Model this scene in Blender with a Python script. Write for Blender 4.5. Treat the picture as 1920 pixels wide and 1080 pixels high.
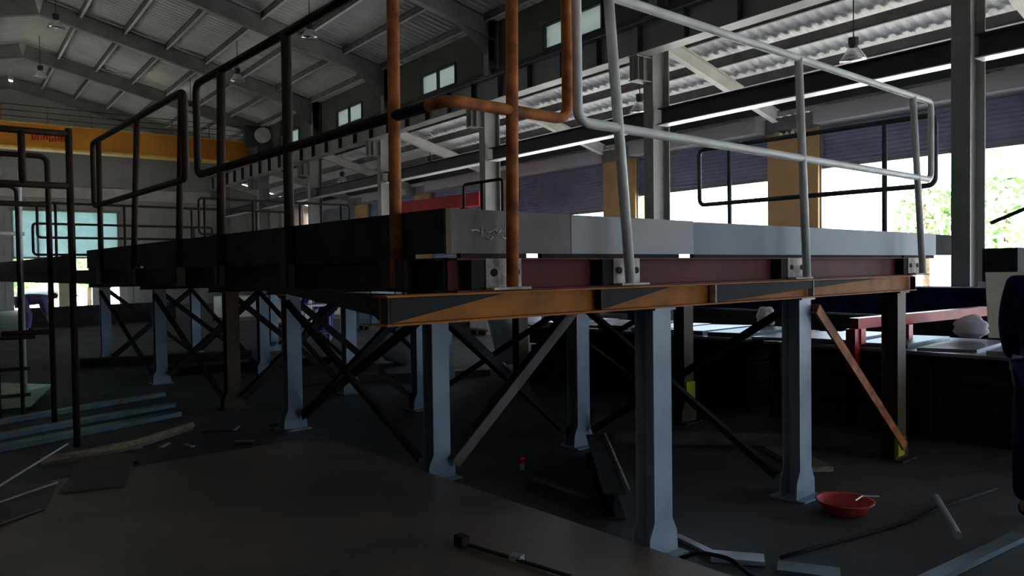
import bpy, bmesh, math, random
from mathutils import Vector, Matrix
random.seed(7)
S = bpy.context.scene
for o in list(bpy.data.objects): bpy.data.objects.remove(o)
COL = S.collection
PI = math.pi
# ------------------------------------------------------------------ camera
EYE = 1.6
yaw, pit, rol = math.radians(36.9), math.radians(1.43), math.atan(0.0137)
F0 = Vector((math.sin(yaw), math.cos(yaw), 0)); R0 = Vector((math.cos(yaw), -math.sin(yaw), 0)); ZZ = Vector((0, 0, 1))
Fw = F0*math.cos(pit) - ZZ*math.sin(pit); U0 = R0.cross(Fw)
Rt = R0*math.cos(rol) - U0*math.sin(rol); Up = R0*math.sin(rol) + U0*math.cos(rol)
cd = bpy.data.cameras.new('camera'); cam = bpy.data.objects.new('camera', cd); COL.objects.link(cam)
cd.sensor_width = 36; cd.lens = 1430/1920*36; cd.clip_end = 400; cd.clip_start = 0.05
m3 = Matrix((Rt, Up, -Fw)).transposed()
cam.matrix_world = Matrix.Translation((0, 0, EYE)) @ m3.to_4x4()
S.camera = cam
# ------------------------------------------------------------------ world, sun, exposure
w = bpy.data.worlds.new('world'); S.world = w; w.use_nodes = True
bgn = w.node_tree.nodes['Background']; bgn.inputs[0].default_value = (0.66, 0.82, 1.0, 1); bgn.inputs[1].default_value = 5.5
sd = bpy.data.lights.new('sun', 'SUN'); sd.energy = 26; sd.angle = math.radians(3); sd.color = (1, .95, .86)
so = bpy.data.objects.new('sun', sd); COL.objects.link(so)
so.rotation_euler = Vector((-0.42, 0.06, 1.0)).to_track_quat('Z', 'Y').to_euler()
S.view_settings.view_transform = 'Standard'; S.view_settings.look = 'None'
S.view_settings.gamma = 1; S.view_settings.use_curve_mapping = False
S.view_settings.exposure = 0.85
def portal(name, loc, sx, sy, rot):
    l = bpy.data.lights.new(name, 'AREA'); l.shape = 'RECTANGLE'; l.size = sx; l.size_y = sy; l.cycles.is_portal = True
    o = bpy.data.objects.new(name, l); COL.objects.link(o); o.location = loc; o.rotation_euler = rot
# portals only guide the sampling of daylight through the door openings and two added openings (they give off nothing)
for y0, y1, zt in ((-13.1, -7.1, 4.3), (-7.1, -1.1, 4.3), (-1.1, 4.9, 4.3), (4.9, 10.9, 4.0), (10.9, 16.9, 3.8), (16.9, 22.9, 3.4)):
    portal('door_portal', (17.5, (y0+y1)/2, zt/2), zt, 4.6, (0, PI/2, 0))
portal('door_portal', (10.05, -13.5, 1.75), 4.5, 3.5, (PI/2, 0, 0))  # unseen back wall opening, added for fill on the front faces
portal('door_portal', (-6.9, 30.6, 1.6), 3.2, 3.2, (0, -PI/2, 0))  # unseen left wall opening, added to light the far floor
portal('door_portal', (4.9, 42.4, 2.35), 4.4, 4.6, (-PI/2, 0, 0))

# ------------------------------------------------------------------ materials
def mat(name, c, rough=.6, metal=0., c2=None, scale=4., bump=0., spec=.22, detail=5, thr=(.35, .65), stretch=None):
    m = bpy.data.materials.new(name); m.use_nodes = True; nt = m.node_tree; b = nt.nodes['Principled BSDF']
    b.inputs['Roughness'].default_value = rough; b.inputs['Metallic'].default_value = metal
    b.inputs['Specular IOR Level'].default_value = spec
    c2 = c2 or tuple(x*.7 for x in c)
    tc = nt.nodes.new('ShaderNodeTexCoord'); src = tc.outputs['Object']
    if stretch:
        mp = nt.nodes.new('ShaderNodeMapping'); mp.inputs['Scale'].default_value = stretch
        nt.links.new(src, mp.inputs[0]); src = mp.outputs[0]
    n = nt.nodes.new('ShaderNodeTexNoise'); n.inputs['Scale'].default_value = scale; n.inputs['Detail'].default_value = detail
    nt.links.new(src, n.inputs['Vector'])
    r = nt.nodes.new('ShaderNodeValToRGB'); r.color_ramp.elements[0].position = thr[0]; r.color_ramp.elements[1].position = thr[1]
    r.color_ramp.elements[0].color = (*c2, 1); r.color_ramp.elements[1].color = (*c, 1)
    nt.links.new(n.outputs[0], r.inputs[0]); nt.links.new(r.outputs[0], b.inputs['Base Color'])
    if bump:
        bp = nt.nodes.new('ShaderNodeBump'); bp.inputs['Strength'].default_value = bump; bp.inputs['Distance'].default_value = .01
        nt.links.new(n.outputs[0], bp.inputs['Height']); nt.links.new(bp.outputs[0], b.inputs['Normal'])
    return m
def glassy(name, tint, frost=0.0, gloss=.08):
    m = bpy.data.materials.new(name); m.use_nodes = True; nt = m.node_tree; nt.nodes.clear()
    out = nt.nodes.new('ShaderNodeOutputMaterial'); t = nt.nodes.new('ShaderNodeBsdfTransparent'); t.inputs[0].default_value = (*tint, 1)
    a = t.outputs[0]
    if frost:
        tl = nt.nodes.new('ShaderNodeBsdfTranslucent'); tl.inputs[0].default_value = (*tint, 1)
        mx = nt.nodes.new('ShaderNodeMixShader'); mx.inputs[0].default_value = frost
        nt.links.new(a, mx.inputs[1]); nt.links.new(tl.outputs[0], mx.inputs[2]); a = mx.outputs[0]
    g = nt.nodes.new('ShaderNodeBsdfGlossy'); g.inputs['Roughness'].default_value = .1
    n = nt.nodes.new('ShaderNodeTexNoise'); n.inputs['Scale'].default_value = 3
    mm = nt.nodes.new('ShaderNodeMath'); mm.operation = 'MULTIPLY'; mm.inputs[1].default_value = gloss*2
    nt.links.new(n.outputs[0], mm.inputs[0])
    mx = nt.nodes.new('ShaderNodeMixShader'); nt.links.new(mm.outputs[0], mx.inputs[0])
    nt.links.new(a, mx.inputs[1]); nt.links.new(g.outputs[0], mx.inputs[2]); nt.links.new(mx.outputs[0], out.inputs[0])
    return m
M = dict(
 floor=mat('concrete_floor', (.080, .080, .082), .7, 0, (.042, .042, .044), .9, .25, detail=9),
 ground=mat('pale_yard', (.62, .60, .55), .9, 0, (.5, .48, .42), .3),
 roof=mat('roof_sheet', (.74, .73, .69), .6, 0, (.60, .60, .57), .6),
 aisle=mat('aisle_roof_sheet', (.93, .90, .89), .55, 0, (.88, .85, .84), .5),
 steel=mat('grey_painted_steel', (0.27, 0.27, 0.26), .5, 0, (0.2, 0.2, 0.19), 1.5),
 darksteel=mat('dark_green_grey_steel', (0.055, 0.06, 0.068), .55, 0, (0.035, 0.04, 0.042), 1.2),
 flange=mat('white_and_flange_highlight', (.88, .88, .9), .4, 0, (.8, .8, .82), 3, spec=.4),  # white also stands in for light on the flange undersides
 purlin=mat('purlin_paint', (.20, .18, .18), .6, 0, (.13, .12, .12), 3),
 lightsteel=mat('off_white_steel', (.62, .58, .55), .5, 0, (.5, .47, .44), 2),
 wallsheet=mat('wall_cladding', (.40, .39, .37), .7, 0, (.32, .31, .30), .8),
 darkwall=mat('unseen_dark_cladding', (.16, .17, .16), .8, 0, (.11, .12, .11), .8),  # dark tone for unseen walls, set to cut bounced light
 upwall=mat('upper_wall_cladding', (.12, .13, .11), .7, 0, (.08, .09, .07), .8),
 pillar=mat('ochre_pillar', (0.66, 0.4, 0.2), .75, 0, (0.54, 0.32, 0.15), 1.2, .1),
 pillarpale=mat('cream_pillar', (.75, .66, .42), .8, 0, (.62, .54, .34), 2),
 shutter=mat('shutter_slat', (0.34, 0.37, 0.5), .45, .3, (0.26, 0.29, 0.42), 2),  # bluish tint paints in the haze around the openings
 housing=mat('shutter_housing', (0.66, 0.62, 0.68), .5, 0, (0.56, 0.53, 0.58), 1),
 crane=mat('crane_orange', (.62, .25, .02), .5, 0, (.45, .16, .015), .8),
 craneedge=mat('crane_flange_yellow', (.75, .50, .12), .5, 0, (.6, .38, .08), 3),
 redmark=mat('red_paint', (.55, .02, .02), .5, 0, (.35, .01, .01), 6),
 leg=mat('blue_grey_leg_paint', (.27, .33, .39), .45, 0, (.19, .24, .30), 3, .05),
 brownleg=mat('brown_primer_leg', (0.1, 0.06, 0.03), .6, 0, (0.065, 0.039, 0.0195), 4),
 yellowpaint=mat('yellow_paint', (.55, .50, .03), .5, 0, (.3, .26, .02), 8),
 rust=mat('rusty_steel', (.50, .16, .045), .75, 0, (.17, .055, .022), 9, .3),
 rustdark=mat('dark_rusty_steel', (0.035, 0.014, 0.008), .7, .1, (0.016, 0.009, 0.007), 9, .2),
 greypipe=mat('grey_pipe_paint', (.66, .66, .65), .45, 0, (.54, .54, .53), 6),
 bluepipe=mat('slate_pipe_paint', (.10, .11, .13), .5, 0, (.06, .065, .08), 6),
 maroon=mat('red_oxide_primer', (.12, .026, .026), .65, 0, (.075, .018, .02), 5, .1, spec=.1),
 orangebeam=mat('orange_rust_beam', (.36, .12, .018), .65, 0, (.20, .075, .018), 6, .2, spec=.1),
 mill=mat('dark_mill_steel', (.030, .030, .031), .85, 0, (.015, .015, .016), 5, spec=.1),
 brownplate=mat('brown_raw_plate', (.105, .085, .08), .55, .2, (.065, .05, .047), 4, .1),
 greyplate=mat('light_grey_plate', (0.22, 0.22, 0.225), .5, 0, (0.19, 0.19, 0.195), 1.5),
 greyplate2=mat('bluish_grey_plate', (.065, .09, .115), .5, 0, (.055, .075, .095), 1.5),
 bracket=mat('chalky_bracket', (.55, .50, .46), .7, 0, (.26, .20, .17), 14, .3),
 chalk=mat('chalk', (.62, .58, .45), .9, 0, (.5, .46, .33), 20),
 sheet=mat('brown_steel_sheet', (.24, .165, .12), .42, .25, (.10, .092, .082), 1.1, .08, detail=8, spec=.5),
 galv=mat('galvanised_strip', (.45, .48, .52), .35, .6, (.30, .33, .37), 6, .1),
 bluestrip=mat('blue_grey_strip', (.13, .19, .22), .4, .5, (.08, .11, .13), 3),
 wood=mat('weathered_plank', (.26, .19, .13), .8, 0, (.14, .10, .07), 6, .2, stretch=(1, 8, 8)),
 redp=mat('red_enamel', (.50, .02, .03), .35, 0, (.34, .012, .02), 5),
 basin=mat('red_plastic', (.62, .07, .08), .25, 0, (.5, .05, .06), 4),
 white=mat('white_sack', (.75, .74, .78), .8, 0, (.58, .57, .62), 5, .3),
 whiterod=mat('white_rod', (.7, .7, .68), .4, .3, (.5, .5, .5), 10),
 beige=mat('beige_board', (.50, .46, .38), .8, 0, (.42, .38, .31), 5),
 glossy=mat('bright_sheet_metal', (.34, .33, .37), .38, .6, (.16, .16, .19), 1.6, .1, detail=3),
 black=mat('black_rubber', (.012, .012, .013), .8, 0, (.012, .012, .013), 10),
 navy=mat('navy_cotton', (.010, .016, .055), .9, 0, (.006, .009, .034), 7, .2, spec=.1),
 blue=mat('blue_cotton', (.05, .05, .30), .9, 0, (.03, .03, .2), 7),
 purple=mat('violet_grey_cotton', (.14, .11, .24), .9, 0, (.09, .07, .17), 7),
 skin=mat('skin', (.42, .25, .17), .55, 0, (.36, .21, .14), 6),
 hair=mat('black_hair', (.02, .016, .014), .6, 0, (.012, .01, .009), 30),
 alu=mat('lamp_aluminium', (.85, .85, .83), .25, .8, (.7, .7, .68), 5),
 green=mat('green_roof_panel', (.10, .32, .25), .5, 0, (.06, .22, .17), 2),
 leaf=mat('leaf', (.20, .36, .10), .7, 0, (.10, .22, .06), 2),
 leaf2=mat('pale_leaf', (.34, .46, .20), .7, 0, (.20, .32, .12), 2),
 bark=mat('bark', (.16, .11, .07), .9, 0, (.09, .06, .04), 8, .3),
 hill=mat('wooded_hill', (.16, .27, .12), .9, 0, (.08, .15, .08), .35, .5, detail=9),
 shed=mat('pale_blue_building', (.50, .62, .75), .8, 0, (.42, .54, .68), .4),
 farwhite=mat('white_building', (.85, .84, .80), .8, 0, (.75, .74, .70), .4),
 winglass=glassy('teal_window_glass', (.27, .33, .35), .35),
 frost=glassy('frosted_clerestory_glass', (.20, .21, .19), .75),
 glintsheet=mat('painted_green_glint', (.30, .55, .25), .22, .8, (.12, .2, .10), 5, spec=.5),  # green base colour stands in for reflected window light
)
# ------------------------------------------------------------------ mesh helpers
ANG = math.radians(3.8)
RP = Matrix.Rotation(ANG, 4, 'Z'); RW = Matrix.Identity(4)
ORG = {}
def tag(o, label=None, cat=None, group=None, kind=None):
    if label: o['label'] = label
    if cat: o['category'] = cat
    if group: o['group'] = group
    if kind: o['kind'] = kind
    return o
def thing(name, label, cat, org=(0, 0, 0), fr='W', group=None):
    o = bpy.data.objects.new(name, None); COL.objects.link(o); o.empty_display_size = .1
    R = RP if fr == 'P' else RW
    o.location = R @ Vector(org); o.rotation_euler = (0, 0, ANG if fr == 'P' else 0)
    ORG[o.name] = Vector(org)
    return tag(o, label, cat, group)
class MB:
    def __init__(s): s.bm = bmesh.new()
    def box(s, x0, x1, y0, y1, z0, z1):
        v = [s.bm.verts.new((x, y, z)) for x in (x0, x1) for y in (y0, y1) for z in (z0, z1)]
        for f in ((0, 1, 3, 2), (4, 6, 7, 5), (0, 4, 5, 1), (2, 3, 7, 6), (0, 2, 6, 4), (1, 5, 7, 3)): s.bm.faces.new([v[i] for i in f])
        return s
    def obox(s, p0, p1, wd, ht, up=(0, 0, 1), os=0., ou=0.):
        p0, p1 = Vector(p0), Vector(p1); d = (p1-p0).normalized(); up = Vector(up)
        sd_ = d.cross(up)
        if sd_.length < 1e-5: sd_ = d.cross(Vector((1, 0, 0)))
        sd_.normalize(); u = sd_.cross(d).normalized()
        v = []
        for p in (p0, p1):
            for a in (-1, 1):
                for b in (-1, 1): v.append(s.bm.verts.new(p + sd_*(os+a*wd/2) + u*(ou+b*ht/2)))
        for f in ((0, 1, 3, 2), (4, 6, 7, 5), (0, 4, 5, 1), (2, 3, 7, 6), (0, 2, 6, 4), (1, 5, 7, 3)): s.bm.faces.new([v[i] for i in f])
        return s
    def ibeam(s, p0, p1, h, bw, tw=.012, tf=.016, up=(0, 0, 1)):
        s.obox(p0, p1, tw, h-2*tf, up); s.obox(p0, p1, bw, tf, up, 0, h/2-tf/2); s.obox(p0, p1, bw, tf, up, 0, -h/2+tf/2); return s
    def angle(s, p0, p1, a, t=.008, up=(0, 0, 1)):
        s.obox(p0, p1, t, a, up, a/2-t/2, 0); s.obox(p0, p1, a, t, up, 0, -a/2+t/2); return s
    def prism(s, pts, off):
        off = Vector(off); a = [s.bm.verts.new(Vector(p)) for p in pts]; b = [s.bm.verts.new(Vector(p)+off) for p in pts]
        s.bm.faces.new(a[::-1]); s.bm.faces.new(b); n = len(a)
        for i in range(n): s.bm.faces.new((a[i], a[(i+1) % n], b[(i+1) % n], b[i]))
        return s
    def tube(s, pts, r, seg=10, closed=False, caps=True):
        pts = [Vector(p) for p in pts]; n = len(pts); rings = []; prev = None
        for i, p in enumerate(pts):
            if closed: d = (pts[(i+1) % n]-pts[i-1]).normalized()
            else: d = ((pts[min(i+1, n-1)]-pts[max(i-1, 0)])).normalized()
            if prev is None:
                a = d.cross(Vector((0, 0, 1)));
                if a.length < .05: a = d.cross(Vector((1, 0, 0)))
            else: a = prev - d*prev.dot(d)
            a.normalize(); prev = a; b = d.cross(a)
            rr = r[i] if isinstance(r, (list, tuple)) else r
            rings.append([s.bm.verts.new(p+(a*math.cos(t)+b*math.sin(t))*rr) for t in [2*PI*k/seg for k in range(seg)]])
        for i in range(n if closed else n-1):
            A, B = rings[i], rings[(i+1) % n]
            sh = 0
            if closed and i == n-1:
                sh = min(range(seg), key=lambda q: (A[0].co-B[q].co).length)
            for k in range(seg): s.bm.faces.new((A[k], A[(k+1) % seg], B[(k+1+sh) % seg], B[(k+sh) % seg]))
        if caps and not closed: s.bm.faces.new(rings[0][::-1]); s.bm.faces.new(rings[-1])
        return s
    def lathe(s, prof, c, seg=28):
        rings = [[s.bm.verts.new((c[0]+r*math.cos(2*PI*k/seg), c[1]+r*math.sin(2*PI*k/seg), c[2]+z)) for k in range(seg)] for r, z in prof]
        for A, B in zip(rings, rings[1:]):
            for k in range(seg): s.bm.faces.new((A[k], A[(k+1) % seg], B[(k+1) % seg], B[k]))
        if prof[0][0] > 1e-4: s.bm.faces.new(rings[0][::-1])
        return s
    def rot(s, m, c):
        c = Vector(c)
        for v in s.bm.verts: v.co = m @ (v.co-c) + c
        return s
    def build(s, name, m, parent=None, fr='W', org=None, bev=0, smooth=False):
        bm = s.bm
        if parent is not None: org = ORG[parent.name]
        elif org is None:
            xs = [v.co for v in bm.verts]; org = Vector(((min(c.x for c in xs)+max(c.x for c in xs))/2, (min(c.y for c in xs)+max(c.y for c in xs))/2, min(c.z for c in xs)))
        org = Vector(org)
        for v in bm.verts: v.co -= org
        if bev: bmesh.ops.bevel(bm, geom=list(bm.edges), offset=bev, segments=1, affect='EDGES')
        bmesh.ops.recalc_face_normals(bm, faces=bm.faces)
        me = bpy.data.meshes.new(name); bm.to_mesh(me); bm.free(); me.materials.append(M[m] if isinstance(m, str) else m)
        if smooth:
            for p in me.polygons: p.use_smooth = True
        o = bpy.data.objects.new(name, me); COL.objects.link(o)
        if parent is not None: o.parent = parent
        else:
            R = RP if fr == 'P' else RW
            o.location = R @ org; o.rotation_euler = (0, 0, ANG if fr == 'P' else 0)
        ORG[o.name] = org
        return o
def subpart(mb, name, m, par, **k):   # a child of a part: the part sits at its thing's origin, so both share one origin
    return mb.build(name, m, par, **k)
def copy_tree(o, parent=None):
    c = o.copy(); COL.objects.link(c); c.parent = parent
    for ch in o.children: copy_tree(ch, c)
    return c
def fillet(pts, rad, n=5, closed=True):
    pts = [Vector(p) for p in pts]; out = []; N = len(pts)
    for i, p in enumerate(pts):
        if not closed and i in (0, N-1): out.append(p); continue
        a, b = pts[i-1], pts[(i+1) % N]; da = (a-p).normalized(); db = (b-p).normalized()
        r = min(rad, (a-p).length*.45, (b-p).length*.45)
        for k in range(n+1):
            t = k/n; out.append((p+da*r)*(1-t)**2 + p*2*t*(1-t) + (p+db*r)*t*t)
    return out
ORD = ['first', 'second', 'third', 'fourth', 'fifth', 'sixth', 'seventh', 'eighth', 'ninth', 'tenth', 'eleventh', 'twelfth']

def seen(i): return ('beyond the right frame edge', 'just beyond the right frame edge', 'at the right frame edge')[i] if i < 3 else '%s in view from the right' % ORD[i-3]
# ================================================================== SETTING
GX0, GX1, GY0, GY1 = -6.4, 17.0, -13.0, 42.0
tag(MB().box(GX0-.3, GX1+.3, GY0-.3, GY1+.3, -.25, 0).build('floor', 'floor'), kind='structure')
tag(MB().box(-80, 120, -80, 150, -.4, -.251).build('ground', 'ground'), kind='structure')
def roofz(x): return 10.62-.235*abs(x-2.8)
def corr(x0, x1, y0, y1, zf, pitch=.25, amp=.014, thick=.03):
    mb = MB(); n = int((y1-y0)/pitch); rows = []
    for i in range(n):
        for dy, a in ((0, 0), (.35, 0), (.5, 1), (.85, 1)):
            rows.append((y0+(i+dy)*pitch, amp*(2*a-1)))
    rows.append((y1, -amp))
    q = [[mb.bm.verts.new((x, y, zf(x)+a+t)) for y, a in rows] for t in (0, thick) for x in (x0, x1)]
    for (A, B) in ((0, 1), (2, 3), (0, 2), (1, 3)):
        for k in range(len(rows)-1): mb.bm.faces.new((q[A][k], q[A][k+1], q[B][k+1], q[B][k]))
    return mb
tag(corr(2.8, 12.6, GY0, GY1, lambda x: roofz(x)).build('ceiling', 'roof'), kind='structure')
tag(corr(GX0, 2.8, GY0, GY1, lambda x: roofz(x)).build('ceiling', 'roof'), kind='structure')
def aislez(x): return 6.80-.28*(x-12)
tag(corr(12.2, 17.45, GY0, GY1, aislez).build('ceiling', 'aisle'), kind='structure')
# walls
tag(MB().box(GX0-.2, GX0, GY0, 29, 0, roofz(GX0)-.03).box(GX0-.2, GX0, 32.2, GY1, 0, roofz(GX0)-.03).box(GX0-.2, GX0, 29, 32.2, 3.2, roofz(GX0)-.03).build('wall_left', 'darkwall'), kind='structure')  # unseen low opening added to light the far floor and wall
mb = MB()
for a, b, z0 in ((GX0, 2.8, 0), (2.8, 7.8, 0), (7.8, 12.3, 3.5), (12.3, 12.59, 0)):  # unseen opening added and sized to light the front faces
    mb.prism([(a, GY0, z0), (b, GY0, z0), (b, GY0, roofz(b)-.05), (a, GY0, roofz(a)-.05)], (0, -.2, 0))
mb.prism([(12.61, GY0, 0), (17.2, GY0, 0), (17.2, GY0, aislez(17.2)-.05), (12.61, GY0, aislez(12.61)-.05)], (0, -.2, 0))
tag(mb.build('wall_back', 'darkwall'), kind='structure')
# far wall with door bays and a long window, corrugated vertical cladding
WX0, WX1 = 2.75, 7.15
mb = MB()
def corrwall(mb, x0, x1, z0, zt):
    n = max(1, int((x1-x0)/.3))
    for i in range(n):
        a = x0+(x1-x0)*i/n; b = x0+(x1-x0)*(i+1)/n; d = .035 if i % 2 else 0
        mb.prism([(a, 42-d, z0), (b, 42-d, z0), (b, 42-d, zt(b)), (a, 42-d, zt(a))], (0, .2+d, 0))
topz = lambda x: (roofz(x)-.06) if x < 12.6 else aislez(x)-.06
corrwall(mb, GX0, WX0, 0, topz); corrwall(mb, WX0, WX1, 4.68, topz); corrwall(mb, WX1, 12.59, 0, topz); corrwall(mb, 12.61, 17.0, 0, topz)
tag(mb.build('wall_far', 'wallsheet'), kind='structure')
mb = MB()
mb.box(WX0-.1, WX1+.1, 41.86, 42.0, 4.62, 4.74)
tag(mb.build('trim_1', 'steel'), kind='structure')
tag(MB().box(GX0, 12.4, 41.75, 41.93, 5.25, 5.8).build('trim_2', 'lightsteel'), kind='structure')
for i, (a, b, m) in enumerate(((4.5, 5.0, 'pillarpale'), (5.9, 6.6, 'lightsteel'))):
    tag(MB().box(a, b, 41.55, 41.88, 0, 2.38).build('far_door_pier', m), ['cream pier between the far door bays, nearer the left frame edge', 'grey pier between the far door bays, nearer the window\'s right end'][i], 'pier', 'piers in the far doorway')
mb = MB()
for x in (WX0, 3.75, 5.1, 6.3, WX1): mb.box(x-.04, x+.04, 41.9, 42.05, 2.4, 4.68)
for z in (2.42, 4.66): mb.box(WX0, WX1, 41.9, 42.05, z-.04, z+.04)
win = thing('window_1', None, None, (4.95, 42, 2.72)); win['kind'] = 'structure'
mb.build('window_frame', 'steel', win)
MB().box(WX0, WX1, 41.97, 41.98, 2.44, 4.62).build('pane', 'winglass', win)
# right wall: pillars, lintels, shutters
PY = [4.9+6*k for k in range(-3, 7)]      # -13.1 .. 40.9
tag(MB().box(17.0, 17.25, GY0, GY1, 4.9, aislez(17.1)-.06).build('wall_right', 'wallsheet'), kind='structure')
for i, y in enumerate(PY):
    if i == 0: continue
    lab = {4: 'ochre pillar between the two widest bright door openings on the right'}.get(i, 'ochre wall pillar beside the roller shutters, %s' % seen(i))
    if i == 5: lab = 'ochre pillar with dark edge standing between the half open shutter and the nearly closed shutter'
    tag(MB().box(16.88, 17.3, y-.68, y+.72, 0, 4.9).build('wall_pillar', 'pillar', bev=.01), lab, 'pillar', 'pillars between the shutter doors')
bot = [4.4, 4.4, 4.35, 3.98, 3.83, 3.46, .05, .05, .05]
for i in range(9):
    y0, y1 = PY[i]+.74, PY[i+1]-.70
    zb = bot[i]
    lb = {3: 'rolled up grey shutter over the large bright opening at the right', 4: 'grey roller shutter half lowered left of the tall ochre pillar', 5: 'nearly closed ribbed roller shutter behind the brown pipe post', 6: 'closed roller shutter behind the red girder', 7: 'dim closed roller shutter, second from the far corner', 8: 'dim closed roller shutter next to the far wall'}.get(i, 'raised roller shutter of the right wall, %s' % seen(i))
    t = thing('roller_shutter', lb, 'roller shutter', (17.0, (y0+y1)/2, zb), 'W', 'roller shutters of the right wall')
    mb = MB(); z = zb; prof = []
    while z < 4.95:
        prof += [(17.02, z), (17.06, z+.02), (17.06, z+.07), (17.02, z+.09)]; z += .1
    A = [mb.bm.verts.new((x, y0, zz)) for x, zz in prof]; B = [mb.bm.verts.new((x, y1, zz)) for x, zz in prof]
    for k in range(len(A)-1): mb.bm.faces.new((A[k], A[k+1], B[k+1], B[k]))
    mb.build('curtain', 'shutter', t)
    MB().box(17.0, 17.08, y0, y1, zb-.08, zb).build('bottom_bar', 'steel', t)
    MB().box(16.55, 16.98, y0+.1, y1-.05, 4.93, 5.3).build('housing', 'housing', t)
    for yy in (y0-.03, y1-.02): MB().box(16.95, 17.1, yy, yy+.05, 0, 4.92).build('guide_rail', 'steel', t)
# upper clerestory wall above the crane girder
WINY = [(1.3, 3.3), (6.9, 8.9), (12.8, 14.9), (19.0, 21.0), (25.2, 27.4), (31.2, 33.3)]
mb = MB(); zt = roofz(12.4)-.04
mb.box(12.3, 12.5, GY0, GY1, 6.62, 7.08); mb.box(12.3, 12.5, GY0, GY1, 7.68, zt)
yy = GY0
for a, b in WINY: mb.box(12.3, 12.5, yy, a, 7.08, 7.68); yy = b
mb.box(12.3, 12.5, yy, GY1, 7.08, 7.68)
tag(mb.build('wall_right', 'upwall'), kind='structure')
for i, (a, b) in enumerate(WINY):
    t = thing('window_%d' % (i+2), None, None, (12.35, (a+b)/2, 7.08)); t['kind'] = 'structure'
    mb = MB()
    for y in (a, (a+b)/2, b): mb.box(12.27, 12.36, y-.03, y+.03, 7.05, 7.71)
    mb.box(12.27, 12.36, a, b, 7.05, 7.1); mb.box(12.27, 12.36, a, b, 7.66, 7.71); mb.build('window_frame', 'darksteel', t)
    MB().box(12.38, 12.39, a, b, 7.08, 7.68).build('pane', 'frost', t)
tag(MB().box(12.1, 12.3, GY0, GY1, 6.84, 6.98).build('trim_3', 'darksteel'), kind='structure')
# main rafters
base = None
for i, y in enumerate(PY):
    if i == 0: continue
    t = thing('roof_rafter', 'grey pitched rafter of the main roof, %s' % seen(i), 'rafter', (2.8, y, 7.8), 'W', 'pitched rafters of the main hall')
    for sgn, xe in ((1, 12.2), (-1, -6.3)):
        mb = MB(); L = abs(xe-2.8); zb0 = 10.0; zbe = 10.0-.235*L
        n = Vector((sgn*.235, 0, 1)).normalized(); h = .5
        p0 = Vector((2.8, y, zb0)); p1 = Vector((xe, y, zbe))
        mb.obox(p0, p1, .012, h, (0, 0, 1), 0, h/2); mb.obox(p0, p1, .2, .018, (0, 0, 1), 0, 0); mb.obox(p0, p1, .2, .018, (0, 0, 1), 0, h)
        mb.build('rafter', 'steel', t)
        mb = MB().prism([(xe, y-.006, zbe), (xe-sgn*1.3, y-.006, zbe+.235*1.3), (xe, y-.006, zbe-.6)], (0, .012, 0)); mb.build('haunch', 'steel', t)
# main purlins
xs = [2.8+1.15+1.32*k for k in range(7)]
xs = xs+[2.8-1.15-1.32*k for k in range(6)]
for i, x in enumerate(xs):
    z = roofz(x)-.03; s = 1 if x > 2.8 else -1
    side = 'right' if s > 0 else 'left'
    mb = MB(); mb.box(x-.008, x+.008, GY0+.1, GY1-.1, z-.205, z-.02); mb.box(x-.035, x+.035, GY0+.1, GY1-.1, z-.03, z-.022)
    pu = tag(mb.build('roof_purlin', 'purlin'), 'long purlin under the %s slope of the main roof, %s down from the ridge' % (side, ORD[i if i < 7 else i-7]), 'purlin', 'purlins of the main roof')
    MB().box(x-.008, x+.07, GY0+.1, GY1-.1, z-.215, z-.205).build('lower_flange', 'flange', pu)  # pale flange paints a highlight along the purlin's lower edge
# skylight bands (translucent green-tinted sheets seen as greenish patches)
# aisle rafters and purlins
for i, y in enumerate(PY):
    if i == 0: continue
    mb = MB(); p0 = (12.29, y, aislez(12.29)-.45); p1 = (16.2, y, aislez(16.2)-.45)
    mb.ibeam(p0, p1, .3, .16, .01, .014)
    tag(mb.build('aisle_rafter', 'lightsteel'), 'pale rafter sloping down under the side aisle roof, %s' % seen(i), 'rafter', 'rafters of the side aisle')
for i, x in enumerate((12.9, 13.9, 14.9, 15.9)):
    z = aislez(x)-.07
    mb = MB(); mb.box(x-.01, x+.01, GY0+.1, GY1-.1, z-.2, z); mb.box(x-.01, x+.07, GY0+.1, GY1-.1, z-.2, z-.19)
    tag(mb.build('aisle_purlin', 'purlin'), 'dark purlin along the side aisle roof, %s outward from the columns' % ORD[i], 'purlin', 'purlins of the side aisle')
# columns
for i, y in enumerate(PY):
    if i == 0: continue
    lab = 'grey steel building column with corbel, %s' % seen(i)
    if i == 3: lab = 'tall dark steel building column with corbel standing at the right edge of the platform'
    t = thing('steel_column', lab, 'column', (12, y, 0), 'W', 'columns of the right row')
    MB().ibeam((12, y, 0), (12, y, 6.75), .5, .26, .014, .02, (1, 0, 0)).build('shaft', 'steel', t)
    MB().ibeam((12.1, y, 6.75), (12.1, y, 8.3), .36, .22, .012, .018, (1, 0, 0)).build('upper_shaft', 'steel', t)
    MB().box(11.72, 12.28, y-.22, y+.22, 0, .03).build('base_plate', 'steel', t)
    mb = MB().ibeam((11.3, y, 5.62), (11.74, y, 5.62), .5, .24); mb.box(11.34, 11.352, y-.12, y+.12, 5.38, 5.86); mb.box(11.5, 11.512, y-.12, y+.12, 5.38, 5.86)
    mb.build('corbel', 'steel', t)
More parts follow.
